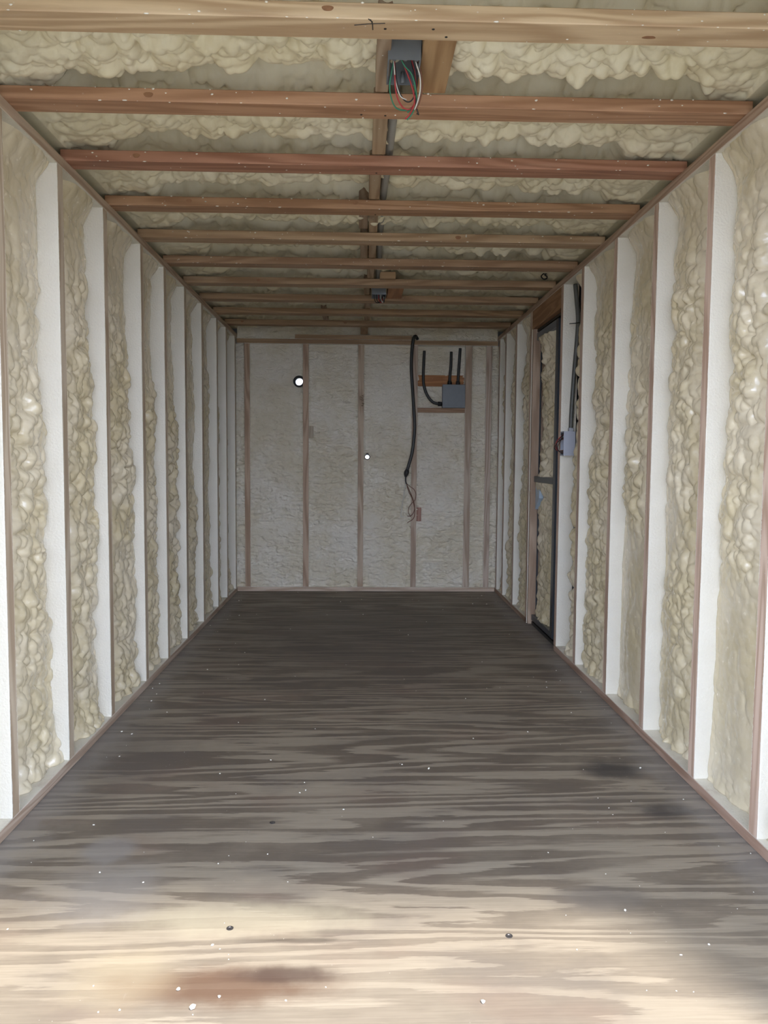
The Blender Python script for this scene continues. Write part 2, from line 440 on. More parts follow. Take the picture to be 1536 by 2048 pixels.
ZT0 = ZJ-T     # underside of the top plates
studsL = [YO+0.01, 1.40, 1.84, 2.300, 2.755, 3.225, 3.750, 4.180, 4.650, 5.138, 5.660, 6.045, 6.46]
toneL = [1, 1, 1, .95, .85, .92, .9, 1.0, .9, 1, .95, 1, 1]
for y, r in zip(studsL, toneL):
    box('stud', XL-D, XL, y+T-TS, y+T, T, ZT0, W_STUD, wl, 0.002, stud_col(r))
box('bottom_plate', XL-D, XL, YO, YB+D, 0.001, T, W_PLATE, wl, 0.002, (0.50, 0.40, 0.31))
box('top_plate', XL-D, XL, YO, YB+D, ZT0, ZJ, W_PLATE, wl, 0.002, (0.50, 0.39, 0.285))
for i in range(len(studsL)-1):
    a, b = studsL[i]+T-0.001, studsL[i+1]+T-TS+0.001
    if i < 1: continue
    res = 0.0045 if i in (3, 4) else (0.0055 if i in (5, 6) else (0.007 if i > 1 else 0.012))
    side_foam(wl, -1, XL, a, b, T, ZT0+.01, 100+i*7, res, mid=0.046+0.012*random.random(), amp=1.0+0.25*random.random(),
              topsmooth=1.72 if i < 6 else 1.6)

studsR = [YO+0.01, 1.24, 1.69, 2.140, 2.565, 3.045, 3.525, 4.045, 4.453, 5.262, 5.760, 6.180, 6.46]
toneR = [1, 1, 1, 1.12, 1.15, 1.05, 1.05, .95, 1.1, 1.05, 1, 1, 1]
for y, r in zip(studsR, toneR):
    o = box('stud', XR, XR+D, y+T-TS, y+T, T if abs(y-5.262) > .1 else 0.004, ZT0, W_STUDP if abs(y-3.045) < .01 else W_STUD, wr, 0.002, (0.58*r, 0.44*r, 0.345*r))
box('bottom_plate', XR, XR+D, YO, 4.491, 0.001, T, W_PLATE, wr, 0.002, (0.40, 0.275, 0.205))
box('bottom_plate', XR, XR+D, 5.262, YB+D, 0.001, T, W_PLATE, wr, 0.002, (0.42, 0.30, 0.22))
box('top_plate', XR, XR+D, YO, YB+D, ZT0, ZJ, W_PLATE, wr, 0.002, (0.46, 0.335, 0.245))
box('door_lintel', XR+.001, XR+D, 4.491, 5.262, 2.015, ZT0, W_BLOCK, wr, 0.002, (0.36, 0.20, 0.10))
box('jack_stud', XR+.004, XR+D, 5.222, 5.262, 0.004, 2.015, W_BAREZ, wr, 0.002, (0.42, 0.31, 0.22))
for i in range(len(studsR)-1):
    if i < 1 or i == 8: continue
    a, b = studsR[i]+T-0.001, studsR[i+1]+T-TS+0.001
    res = 0.0045 if i in (3, 4) else (0.0055 if i in (5, 6, 7) else (0.007 if i > 1 else 0.012))
    side_foam(wr, 1, XR, a, b, T, ZT0+.01, 300+i*7, res, mid=0.040+0.012*random.random(), amp=1.05+0.25*random.random(),
              topsmooth=1.8, lowsmooth={3: 0.75, 5: 0.85, 4: -1}.get(i, -1), far=0.065 if i == 7 else 0.0)

# ------------------------------------------------------------------ ceiling
joists = [0.99, 1.448, 1.905, 2.355, 2.822, 3.295, 3.760, 4.232, 4.700, 5.162, 5.632, 6.100]
jcol = [(.5, .35, .22), (.5, .35, .22), (.62, .47, .30), (.46, .265, .155), (.40, .20, .125), (.42, .245, .135), (.47, .33, .20),
        (.43, .28, .17), (.44, .30, .18), (.43, .29, .17), (.40, .26, .14), (.38, .25, .14)]
JO = []
for y, c in zip(joists, jcol):
    JO.append(box('joist', XL-0.02, XR+0.02, y, y+D, ZJ, ZJ+T, W_JOIST, ce, 0.0025, c))

def ceil_foam(ya, yb, j0, j1, res, seed=500):
    """from the middle of one joist to the middle of the next, lumpy between them, bare hollow above them"""
    x0, x1 = SXL+.004, SXR-.004
    nu = int((x1-x0)/res)+1; nv = int((yb-ya)/res)+1
    x = np.linspace(x0, x1, nu)[None, :]*np.ones((nv, 1)); y = np.linspace(ya, yb, nv)[:, None]*np.ones((1, nu))
    wob = 0.06*(fbm(x*3.5, y*0+j0*5.37, seed+1)-0.5)+0.02*(vnoise(x*16, y*0, seed+2)-0.5)
    bay = sstep(j0+D*0.45, j0+D*1.25, y+wob*0.5)*sstep(j1+0.030, j1-0.014, y+wob)
    L1 = domes(x, y, 0.070, seed+20, 0.58); L2 = domes(x, y, 0.038, seed+30, 0.55); L3 = domes(x, y, 0.13, seed+40, 0.7, 0.7)
    act = np.clip(0.55+0.7*fbm(x*2.2, y*2.5, seed+11), 0.5, 1.1)
    lump = act*(0.050*L1+0.026*L2+0.030*L3)
    z = 2.342-0.010*fbm(x*6, y*6, seed+3)-0.004*L2
    zb = 2.300+0.02*(fbm(x*3, y*3, seed+7)-0.5)-lump
    z = z*(1-bay)+zb*bay
    # drift of foam heaped against both top plates, swallowing the joist ends
    for xw, s in ((XL, 1), (XR, -1)):
        d = s*(x-xw)
        reach = 0.19+0.12*(vnoise(y*7, y*0+xw, seed+60)-0.5)+0.05*(vnoise(y*40, x*25, seed+61)-0.5)
        k = sstep(reach+0.03, reach-0.06, d)
        zw = 2.246-0.026*L1*act-0.012*L2+0.02*(fbm(x*7, y*7, seed+8)-0.5)+0.03*np.clip(d, 0, .2)
        over = sstep(j0+D+0.004, j0+D+0.03, y)*sstep(j1+0.012, j1-0.02, y+wob*0.4)
        zw = zw*over+np.maximum(zw, 2.224)*(1-over)
        z = z*(1-k)+zw*k
        z = np.where(d < 0.0, np.minimum(z, 2.222), z)
    z = np.clip(z, ZJ+0.006, SZ-0.004)
    onj = ((y > j0-0.002) & (y < j0+D+0.002)) | ((y > j1-0.002) & (y < j1+D+0.002))
    z = np.where(onj, np.maximum(z, ZJ+T+0.002), z)
    co = np.stack([x, y, z], -1)
    return grid_obj('foam_infill', co[::-1], FOAM_CEIL, ce)
for i in range(len(joists)):
    j0 = joists[i]; j1 = joists[i+1] if i+1 < len(joists) else YB+.02
    ya = j0+D/2; yb = j1+D/2
    if i == 0: continue
    res = {1: 0.012, 2: 0.0048, 3: 0.0052, 4: 0.006, 5: 0.0065}.get(i, 0.0085)
    ceil_foam(ya, yb, j0, j1, res)

# blocking between the joists, a little right of the middle
def blk(i, xa, xb, c=(.42, .31, .20), z0=ZJ+T+.001, z1=ZJ+T+0.090, g0=0.0, g1=0.0):
    return box('blocking', xa, xb, joists[i]+D+0.001+g0, joists[i+1]-0.001-g1, z0, z1, W_BLOCK, ce, 0.002, c)
blk(2, 0.036, 0.074, (.40, .31, .22))
box('mounting_board', 0.157, 0.243, joists[2]+D+.001, joists[3]-.001, ZJ+T+.001, ZJ+T+.039, W_BLOCK, ce, 0.002, (.42, .27, .14))
blk(3, 0.033, 0.080); blk(4, 0.026, 0.071)
blk(5, -0.016, 0.026, (.38, .28, .19), ZJ+T+.016); blk(5, 0.031, 0.071)
blk(6, -0.010, 0.028, (.38, .28, .19)); blk(6, 0.034, 0.072); blk(7, 0.030, 0.070)
box('blocking', 0.105, 0.20, joists[8]-.042, joists[8]-.001, ZJ+.03, ZJ+.07, W_BARE, ce, .002, (.45, .30, .17))
blk(8, 0.012, 0.05); blk(9, 0.02, 0.06); blk(10, 0.02, 0.06); blk(11-1, -0.30, -0.26)
box('mounting_board', 0.162, 0.26, joists[8]+D+.001, joists[9]-.001, ZJ+.016, ZJ+.05, W_BLOCK, ce, .002, (.44, .20, .08))

# knots, marks and foam flecks that belong to single joists
def lump_mesh(bm, c, r, sq=(1, 1, 1), sub=1):
    res = bmesh.ops.create_icosphere(bm, subdivisions=sub, radius=r)
    for v in res['verts']:
        j = 1+0.5*(random.random()-0.5)
        v.co = Vector((v.co.x*sq[0]*j, v.co.y*sq[1]*j, v.co.z*sq[2]*j))+Vector(c)
def knot(j, x, y=None, z=None, rx=0.02, ry=0.012):
    rx *= .7; ry *= .7
    bm = bmesh.new()
    pts = [(math.cos(a)*rx*(1+.12*math.sin(3*a)), math.sin(a)*ry*(1+.1*math.cos(2*a))) for a in [2*math.pi*k/14 for k in range(14)]]
    if y is not None:   # on the underside
        lo = [bm.verts.new((x+a, y+b, ZJ-0.0006)) for a, b in pts]; hi = [bm.verts.new((x+a, y+b, ZJ+0.001)) for a, b in pts]
    else:
        yy = j.location.y-D/2
        lo = [bm.verts.new((x+a, yy-0.0006, z+b)) for a, b in pts]; hi = [bm.verts.new((x+a, yy+0.001, z+b)) for a, b in pts]
    bm.faces.new(lo); bm.faces.new(list(reversed(hi)))
    for k in range(14): bm.faces.new((lo[k], hi[k], hi[(k+1) % 14], lo[(k+1) % 14]))
    bmesh.ops.recalc_face_normals(bm, faces=bm.faces)
    return obj_from_bm('knot', bm, KNOT, j)
knot(JO[2], 0.705, 1.955, None, 0.024, 0.010)
knot(JO[2], -0.085, None, ZJ+.022, 0.020, 0.010)
knot(JO[3], -0.63, None, ZJ+.018, 0.020, 0.012)
knot(JO[4], -0.80, None, ZJ+.02, 0.018, 0.012)
knot(JO[5], -0.72, None, ZJ+.02, 0.016, 0.013); knot(JO[5], -0.03, None, ZJ+.024, 0.018, 0.012)
knot(JO[6], 0.46, None, ZJ+.02, 0.02, 0.013)
knot(JO[11], -0.13, None, ZJ+.02, 0.02, 0.013); knot(JO[11], -0.93, None, ZJ+.02, 0.016, 0.012)
knot(JO[8], -0.62, None, ZJ+.02, 0.016, 0.012)
def strokes(name, segs, mat, parent, r=0.0012):
    bm = bmesh.new()
    for a in segs: bm_tube(bm, a, r, 5)
    return obj_from_bm(name, bm, mat, parent)
z_ = ZJ-.0004
strokes('pencil_mark', [[(-0.022, 1.932, z_), (0.012, 1.925, z_), (0.052, 1.921, z_)], [(0.017, 1.907, z_), (0.022, 1.925, z_), (0.023, 1.950, z_)], [(0.012, 1.905, z_), (0.022, 1.917, z_)]], PENCIL, JO[2], 0.0013)
for ji, nail in ((2, [(0.205, 1.975), (0.053, 1.945), (0.17, 1.942), (-0.98, 1.93)]), (3, [(-0.005, 2.415), (0.068, 2.418), (0.165, 2.40)]), (4, [(0.05, 2.89)]), (5, [(0.055, 3.37)])):
    for (nx, ny) in nail:
        bm = bmesh.new(); bmesh.ops.create_cone(bm, cap_ends=True, segments=8, radius1=0.0035, radius2=0.0035, depth=0.002, matrix=Matrix.Translation((nx, ny, ZJ)))
        obj_from_bm('nail_head', bm, PENCIL, JO[ji])
for ji in range(2, 8):
    j = JO[ji]; bm = bmesh.new()
    for k in range(46):
        x = random.uniform(XL+.05, XR-.05); t = random.random()
        r = random.choice((.0014, .0018, .0024, .0034))
        if t < .5: lump_mesh(bm, (x, j.location.y-D/2, ZJ+T-random.random()**2*.03), r, (1.4, .6, .8))
        elif t < .75: lump_mesh(bm, (x, j.location.y-D/2+random.random()*.003, ZJ+.001), r, (2.2, .7, .6))
        else: lump_mesh(bm, (x, j.location.y-D/2+random.random()*D, ZJ), r*.8, (1.4, 1, .4))
    tag(obj_from_bm('foam_flecks', bm, CRUMB, j, None, True), kind='stuff')

# ------------------------------------------------------------------ back wall
bx = [-0.960, -0.468, -0.004, 0.450, 0.905, 1.078]
def skin_with_holes():
    bm = bmesh.new(); y0, y1 = SYB, SYB+.03
    xs = sorted({SXL, SXR}|{h[0]-.08 for h in HOLES}|{h[0]+.08 for h in HOLES}); 
    def quad(a, b, c, d):
        vs = [bm.verts.new((p[0], y0, p[1])) for p in (a, b, c, d)]; f = bm.faces.new(vs); return f
    n = 32
    for i in range(len(xs)-1):
        xa, xb = xs[i], xs[i+1]; h = [q for q in HOLES if xa < q[0] < xb]
        if not h: quad((xa, -.03), (xb, -.03), (xb, SZ), (xa, SZ)); continue
        hx, hz, r = h[0]; za, zb = hz-.08, hz+.08
        quad((xa, -.03), (xb, -.03), (xb, za), (xa, za)); quad((xa, zb), (xb, zb), (xb, SZ), (xa, SZ))
        for k in range(n):
            a0, a1 = 2*math.pi*k/n, 2*math.pi*(k+1)/n
            def sq(a):
                c, s = math.cos(a), math.sin(a); m = .08/max(abs(c), abs(s)); return (hx+c*m, hz+s*m)
            quad((hx+r*math.cos(a0), hz+r*math.sin(a0)), sq(a0), sq(a1), (hx+r*math.cos(a1), hz+r*math.sin(a1)))
    bmesh.ops.remove_doubles(bm, verts=bm.verts, dist=1e-5)
    bmesh.ops.recalc_face_normals(bm, faces=bm.faces)
    ext = bmesh.ops.extrude_face_region(bm, geom=list(bm.faces))
    bmesh.ops.translate(bm, vec=(0, .004, 0), verts=[e for e in ext['geom'] if isinstance(e, bmesh.types.BMVert)])
    return obj_from_bm('steel_skin', bm, STEEL, wb)
skin_with_holes()
BST = []
for i, x in enumerate(bx):
    wd = (0.048, 0.050, 0.050, 0.048, 0.056, 0.050)[i]
    BST.append(box('stud', x-wd/2, x+wd/2, YB, YB+D, T, 2.092, W_BSTUD, wb, 0.002, [(.48, .35, .24), (.50, .36, .25), (.50, .39, .28), (.52, .41, .31), (.52, .42, .32), (.52, .42, .33)][i]))
box('bottom_plate', XL, XR, YB-.002, YB+D, 0.001, T, W_BPLATE, wb, 0.002, (.58, .46, .35))
box('top_plate', XL, XR, YB-.002, YB+D, 2.092, 2.134, W_BPLATE, wb, 0.002, (.38, .25, .13))
box('top_plate', -0.56, 0.42, YB+.004, YB+D, 2.134, 2.172, W_BPLATE, wb, 0.002, (.38, .25, .13))
box('blocking', -0.01, 0.05, 6.191, YB-.004, ZJ, ZJ+T, W_BLOCK, wb, .002, (.36, .24, .13))

def back_foam(x0, x1, z0, z1, seed, res=0.0052, base=0.038, amp=1.0):
    nu = max(6, int((x1-x0)/res))+1; nv = int((z1-z0)/res)+1
    x = np.linspace(x0, x1, nu)[None, :]*np.ones((nv, 1)); z = np.linspace(z0, z1, nv)[:, None]*np.ones((1, nu))
    u = (x-x0)/(x1-x0)
    wx, wz = x+.03*(fbm(x*9, z*9, seed)-.5), z+.03*(fbm(x*9, z*9, seed+2)-.5)
    wr_ = 1-np.abs(2*fbm(wx*9, wz*22, seed+5, 3)-1)          # horizontal wrinkles
    wr2 = 1-np.abs(2*fbm(wx*22, wz*34, seed+6, 2)-1)
    L = domes(x, z*1.3, 0.06, seed+9, 0.7); LL = domes(x*.6, z, 0.14, seed+12, 0.8, 0.5)
    act = 0.35+0.65*sstep(1.5, 1.25, z)
    belt = np.exp(-((z-0.62-0.08*(fbm(x*4, z*0+seed, seed)-.5))/0.13)**2)
    dep = base-amp*act*(0.022*wr_**3+0.012*wr2**2+0.014*L)-0.045*belt*LL+0.010*(fbm(x*3, z*3, seed+20)-.5)
    edge = np.minimum(u, 1-u)*(x1-x0)
    dep = dep-0.010*np.exp(-edge/0.010)+0.004
    dep = np.clip(dep, 0.001, 0.1)
    hole = np.zeros((nv-1, nu-1), bool)
    for hx, hz, r in HOLES:
        d = np.hypot(x-hx, z-hz); dep = dep+0.03*np.exp(-((d/(r*1.7))**2))
        dc = np.hypot((x[:-1, :-1]+x[1:, 1:])/2-hx, (z[:-1, :-1]+z[1:, 1:])/2-hz); hole |= dc < r*1.08+.006
    return grid_obj('foam_infill', np.stack([x, YB+dep, z], -1), FOAM_BACK, wb, hole if hole.any() else None)
def hw(i): return (0.048, 0.050, 0.050, 0.048, 0.056, 0.050)[i]/2-.001
back_foam(XL, XR, 2.130, 2.335, 871, base=0.055)
back_foam(XL-.05, bx[0]-hw(0), T, 2.093, 801)
back_foam(bx[0]+hw(0), bx[1]-hw(1), T, 2.093, 811)
back_foam(bx[1]+hw(1), bx[2]-hw(2), T, 2.093, 821)
back_foam(bx[2]+hw(2), bx[3]-hw(3), T, 2.093, 831)
back_foam(bx[3]+hw(3), bx[4]-hw(4), T, 1.532, 841)
back_foam(bx[3]+hw(3), bx[4]-hw(4), 1.565, 2.093, 847, base=0.070)
back_foam(bx[4]+hw(4), bx[5]-hw(5), T, 2.093, 851)
back_foam(bx[5]+hw(5), XR+.05, T, 2.093, 861)
box('blocking', bx[3]+.021, bx[4]-.026, YB+.002, YB+D, 1.531, 1.569, W_BARE, wb, .002, (.36, .22, .12))
box('backing_board', bx[3]+.021, bx[4]-.026, YB+.058, YB+.10, 1.755, 1.850, W_BARE, wb, .002, (.46, .20, .06))
box('wood_scrap', -0.446, -0.405, YB+.002, YB+.03, 1.307, 1.408, W_BAREZ, wb, .002, (.42, .35, .25))
box('wood_scrap', 0.473, 0.515, YB+.002, YB+.03, 0.606, 0.724, W_BAREZ, wb, .002, (.40, .22, .16))
for hx, hz, r in HOLES:      # lining of each hole
    bm = bmesh.new(); n = 24; ra = []
    for yy, rr in ((YB+.032, r*1.10+.014), (YB+.032, r*1.0), (SYB+.004, r*1.0), (SYB+.004, r*1.10+.014)):
        ra.append([bm.verts.new((hx+rr*math.cos(2*math.pi*k/n), yy, hz+rr*math.sin(2*math.pi*k/n))) for k in range(n)])
    for a, b in zip(ra, ra[1:]+ra[:1]):
        for k in range(n): bm.faces.new((a[k], a[(k+1) % n], b[(k+1) % n], b[k]))
    bmesh.ops.recalc_face_normals(bm, faces=bm.faces)
    obj_from_bm('hole_sleeve', bm, BLACK, wb, None, True)

# handwriting on the middle stud and the mill stamps on two side studs
def writing(name, text, size, mat, parent, mtx, thick=0.0004, sx=1.0):
    c = bpy.data.curves.new(name, 'FONT'); c.body = text; c.size = size; c.extrude = thick; c.align_x = 'LEFT'; c.resolution_u = 2
    t = bpy.data.objects.new(name, c); col.objects.link(t)
    dg = bpy.context.evaluated_depsgraph_get(); me = bpy.data.meshes.new_from_object(t.evaluated_get(dg))
    bpy.data.objects.remove(t, do_unlink=True)
    me.transform(Matrix.Scale(sx, 4, (1, 0, 0))); me.transform(mtx); me.materials.clear(); me.materials.append(mat)
    o = bpy.data.objects.new(name, me); link(o, parent); o.matrix_parent_inverse = Matrix.Identity(4)
    o.matrix_parent_inverse = (parent.matrix_parent_inverse.inverted() if False else Matrix.Identity(4))
    return o
def rot_back(x, z):   # reads downwards on the face of a back stud, in the stud's own space
    p = BST[2].location
    return Matrix.Translation((x-p.x, YB-.0006-p.y, z-p.z)) @ Matrix(((0, 1, 0, 0), (0, 0, -1, 0), (-1, 0, 0, 0), (0, 0, 0, 1)))
writing('handwriting', 'Vatt Pa', 0.034, INK, BST[2], rot_back(0.000, 1.675))
writing('handwriting', 'dull', 0.026, INK, BST[2], rot_back(-0.016, 1.665))

# ------------------------------------------------------------------ side door
dr = empty('door_1', (XR+.04, (DY0+DY1)/2, 0.03))
tag(dr, 'narrow steel-framed side door filled with foam on the right wall', 'door', kind='structure')
X0, X1 = XR+0.022, XR+0.062
ya, yb, za, zb = 4.625, 5.212, 0.035, 1.985
box('stile', X0, X1, ya, ya+.060, za, zb, DARKSTEEL, dr, .003)
box('stile', X0+.03, X1, yb-.012, yb, za, zb, DARKSTEEL, dr, .003)
box('rail', X0+.001, X1-.001, ya+.06, yb-.012, za, za+.04, DARKSTEEL, dr, .003)
box('rail', X0+.001, X1-.001, ya+.06, yb-.012, zb-.05, zb, BOXGREY, dr, .003)
box('rail', X0+.001, X1-.001, ya+.06, yb-.012, 0.985, 1.025, DARKSTEEL, dr, .003)
box('outer_sheet', SXR+.031, SXR+.036, DY0-.1, DY1+.05, -.02, DZ1+.05, STEEL, dr, 0)
def door_foam(z0, z1, seed):
    o = side_foam(dr, 1, XR, ya+.059, yb-.011, z0, z1, seed, 0.006, mid=0.062, edge=0.085, amp=1.5, topsmooth=2.5, skin=0.112)
door_foam(za+.039, 0.986, 901); door_foam(1.024, zb-.049, 911)
bm = bmesh.new(); pr = [(5.195, .985), (5.13, .965), (5.085, .93), (5.09, .88), (5.195, .80)]
lo = [bm.verts.new((X0+.012, y, z)) for y, z in pr]; hi = [bm.verts.new((X1, y, z)) for y, z in pr]
bm.faces.new(lo); bm.faces.new(list(reversed(hi)))
for k in range(5): bm.faces.new((lo[k], hi[k], hi[(k+1) % 5], lo[(k+1) % 5]))
bmesh.ops.recalc_face_normals(bm, faces=bm.faces)
obj_from_bm('latch_daylight', bm, BLUEP, dr)  # daylight at the latch hole, drawn as a solid pale blue piece
multi('door_frame', [(XR+.03, XR+D, 4.50, 4.612, .004, 2.012), (XR+.03, XR+D, 4.612, 5.222, .0, .022), (XR+.03, XR+D, 4.612, 5.222, 1.995, 2.012)], BLACK, dr)

# ------------------------------------------------------------------ electrics
def open_box(name, x0, x1, y0, y1, z0, z1, t, mat, parent, open_axis, open_sign):
    w_ = [(x0, x0+t, y0, y1, z0, z1), (x1-t, x1, y0, y1, z0, z1), (x0+t, x1-t, y0, y0+t, z0, z1), (x0+t, x1-t, y1-t, y1, z0, z1),
          (x0+t, x1-t, y0+t, y1-t, z0, z0+t), (x0+t, x1-t, y0+t, y1-t, z1-t, z1)]
    drop = {(0, -1): 0, (0, 1): 1, (1, -1): 2, (1, 1): 3, (2, -1): 4, (2, 1): 5}[(open_axis, open_sign)]
    return multi(name, [b for i, b in enumerate(w_) if i != drop], mat, parent)

# near ceiling box, mouth down, loops of wire hanging out
cb = empty('ceiling_junction_box', (0.112, 2.19, ZJ+.09))
tag(cb, 'grey ceiling junction box with loose red and green wires, near the camera', 'junction box', 'ceiling junction boxes')
open_box('body', 0.066, 0.154, 2.120, 2.262, 2.192, 2.272, .004, BOXGREY, cb, 2, -1)
for (tx, ty) in ((0.083, 2.128), (0.112, 2.128), (0.142, 2.128), (0.112, 2.252)):
    bm = bmesh.new(); bmesh.ops.create_cone(bm, cap_ends=True, segments=10, radius1=.0055, radius2=.0055, depth=.03, matrix=Matrix.Translation((tx, ty, 2.208)))
    obj_from_bm('screw_boss', bm, BOXGREY, cb, None, True)
box('nail_bracket', 0.154, 0.160, 2.125, 2.150, 2.235, 2.262, BOXGREY, cb, .001)
box('nail_bracket', 0.060, 0.066, 2.125, 2.150, 2.235, 2.262, BOXGREY, cb, .001)
def wire(m, pts, parent, r=.0021): return tube('wire', pts, r, m, parent, 8, 6)
wire(GREEN, [(.088, 2.16, 2.25), (.080, 2.18, 2.20), (.074, 2.215, 2.160), (.090, 2.25, 2.128), (.120, 2.26, 2.122), (.140, 2.25, 2.126), (.126, 2.25, 2.112)], cb)
wire(RED, [(.085, 2.17, 2.25), (.086, 2.18, 2.195), (.092, 2.215, 2.150), (.110, 2.24, 2.124), (.134, 2.245, 2.120), (.150, 2.235, 2.150), (.140, 2.19, 2.20), (.12, 2.17, 2.25)], cb)
wire(BLACK, [(.082, 2.19, 2.25), (.088, 2.19, 2.20), (.098, 2.215, 2.160), (.118, 2.24, 2.140), (.138, 2.24, 2.142), (.150, 2.22, 2.17), (.148, 2.18, 2.22)], cb)
wire(GREEN, [(.090, 2.14, 2.24), (.108, 2.15, 2.196), (.132, 2.17, 2.178), (.146, 2.20, 2.150), (.150, 2.23, 2.130), (.140, 2.25, 2.110), (.126, 2.26, 2.096)], cb)
wire(RED, [(.094, 2.16, 2.24), (.116, 2.17, 2.19), (.134, 2.195, 2.160), (.144, 2.22, 2.130), (.134, 2.245, 2.108), (.120, 2.255, 2.096)], cb)
wire(WHITEW, [(.132, 2.15, 2.24), (.144, 2.155, 2.198), (.155, 2.175, 2.176), (.158, 2.20, 2.150), (.152, 2.225, 2.128), (.146, 2.24, 2.116)], cb)
wire(WHITEW, [(.078, 2.16, 2.24), (.084, 2.17, 2.20), (.090, 2.20, 2.172), (.104, 2.225, 2.146), (.122, 2.235, 2.140)], cb, .0016)
wire(BROWNW, [(.140, 2.16, 2.24), (.156, 2.17, 2.190), (.164, 2.195, 2.160), (.158, 2.22, 2.130), (.148, 2.24, 2.116)], cb)
wire(BLACK, [(.128, 2.18, 2.24), (.146, 2.20, 2.16), (.150, 2.235, 2.124), (.158, 2.25, 2.106)], cb)
# far ceiling box
cb2 = empty('ceiling_junction_box', (0.108, 5.05, ZJ+.05))
tag(cb2, 'small grey ceiling junction box far back among the joists', 'junction box', 'ceiling junction boxes')
open_box('body', 0.062, 0.152, 4.93, 5.06, 2.168, 2.248, .004, BOXGREY, cb2, 2, -1)
box('nail_bracket', 0.050, 0.062, 4.93, 4.96, 2.22, 2.245, BOXGREY, cb2, .001)
box('nail_bracket', 0.152, 0.164, 4.93, 4.96, 2.22, 2.245, BOXGREY, cb2, .001)
for k in range(5):
    m = (BLACK, BLACK, RED, WHITEW, BLACK)[k]
    wire(m, [(.08+.014*k, 4.98, 2.23), (.078+.014*k, 5.0, 2.165), (.09+.012*k, 5.03, 2.140+.003*k), (.11+.008*k, 5.04, 2.142), (.125+.005*k, 5.02, 2.175)], cb2, .0028)

# conduit run above the joists
cr = tube('ceiling_conduit', [(.098, 2.36, 2.262), (.098, 2.6, 2.252), (.094, 3.0, 2.250), (.088, 3.4, 2.256), (.088, 3.9, 2.252), (.094, 4.3, 2.256), (.098, 4.66, 2.250), (.10, 4.93, 2.236)], .016, PALEPIPE, None, 8, 10)
tag(cr, 'long grey conduit running beside the blocking above the joists', 'conduit')

# switch box on the right wall beside the door
sb = empty('switch_box', (XR+.035, 4.43, 1.23))
tag(sb, 'pale grey switch box with bundled wires on the stud by the door', 'junction box')
BX0, BX1, BY0, BY1, BZ0, BZ1, t = XR+.000, XR+.066, 4.366, 4.442, 1.160, 1.298, .004
obx = [(BX0, BX1, BY0, BY0+t, BZ0, BZ1), (BX0, BX1, BY1-t, BY1, BZ0, BZ1), (BX0, BX1, BY0+t, BY1-t, BZ0, BZ0+t), (BX0, BX1, BY0+t, BY1-t, BZ1-t, BZ1), (BX1-t, BX1, BY0+t, BY1-t, BZ0+t, BZ1-t)]
multi('body', obx, BOXPALE, sb)
box('screw_tab', BX0-.004, BX0+.012, BY0+.03, BY0+.05, BZ1-.024, BZ1-.008, BLACK, sb, .001)
box('screw_tab', BX0-.004, BX0+.012, BY0+.03, BY0+.05, BZ0+.008, BZ0+.024, BLACK, sb, .001)
box('conduit_hub', XR+.036, XR+.064, 4.390, 4.420, BZ1-.002, BZ1+.022, BOXPALE, sb, .004)
for k, m in enumerate((BLACK, RED, BLACK, WHITEW, GREEN, RED, BLACK, BROWNW, WHITEW)):
    a = k/8.0; yy = 4.38+.05*a
    wire(m, [(XR+.05, yy, 1.285-.03*a), (XR+.004, yy, 1.283-.035*a), (XR-.026-.012*math.sin(k*2.1), yy-.01, 1.245-.02*a), (XR-.030-.010*math.cos(k), yy, 1.215-.015*a), (XR-.010, yy+.01, 1.178+.012*a), (XR+.05, yy, 1.180+.02*a)], sb, .0022)
cw = tube('wall_conduit', [(XR+.050, 4.405, 1.31), (XR+.052, 4.405, 1.42), (XR+.060, 4.400, 1.62), (XR+.070, 4.395, 1.80), (XR+.074, 4.395, 1.93), (XR+.066, 4.40, 2.03), (XR+.056, 4.405, 2.13)], .0125, CONDUIT, None, 8, 12)
tag(cw, 'grey conduit rising from the pale switch box by the door', 'conduit')
nl = tube('conduit_nail', [(XR+.022, 4.385, 1.905), (XR+.05, 4.383, 1.907), (XR+.082, 4.38, 1.912)], .0028, BLACK, None, 1, 6)
tag(nl, 'dark nail driven across the grey conduit by the door', 'nail')

# dark loose cable end poking out of the foam above the door
lc = tube('cable_end', [(1.075, 4.60, 2.235), (1.055, 4.585, 2.215), (1.065, 4.575, 2.196), (1.085, 4.58, 2.200), (1.09, 4.59, 2.214), (1.075, 4.585, 2.224), (1.10, 4.595, 2.235)], .004, BLACK, None, 6, 6)
tag(lc, 'small loop of black cable in the ceiling foam above the door', 'cable')

# service box in the end wall
pb = empty('service_box', (0.785, YB+.02, 1.57))
tag(pb, 'square grey electrical box in the far wall with three conduits', 'junction box')
box('body', 0.687, 0.872, YB-.012, YB+.068, 1.572, 1.762, BOXGREY, pb, .002)
box('cover', 0.684, 0.876, YB-.018, YB-.011, 1.570, 1.766, BOXGREY, pb, .002)
def conduit(name, pts, label, r=.0125):
    o = tube(name, pts, r, CONDUITD, None, 8, 10); return tag(o, label, 'conduit', 'conduits of the far wall box')
def hub(x, z, horiz=False):
    bm = bmesh.new()
    mtx = Matrix.Translation((x, YB+.03, z)) @ (Matrix.Rotation(math.pi/2, 4, 'Y') if horiz else Matrix.Identity(4))
    bmesh.ops.create_cone(bm, cap_ends=True, segments=14, radius1=.020, radius2=.017, depth=.034, matrix=mtx)
    obj_from_bm('conduit_hub', bm, BLACK, pb, None, True)
hub(0.748, 1.780); hub(0.818, 1.780); hub(0.668, 1.605, True)
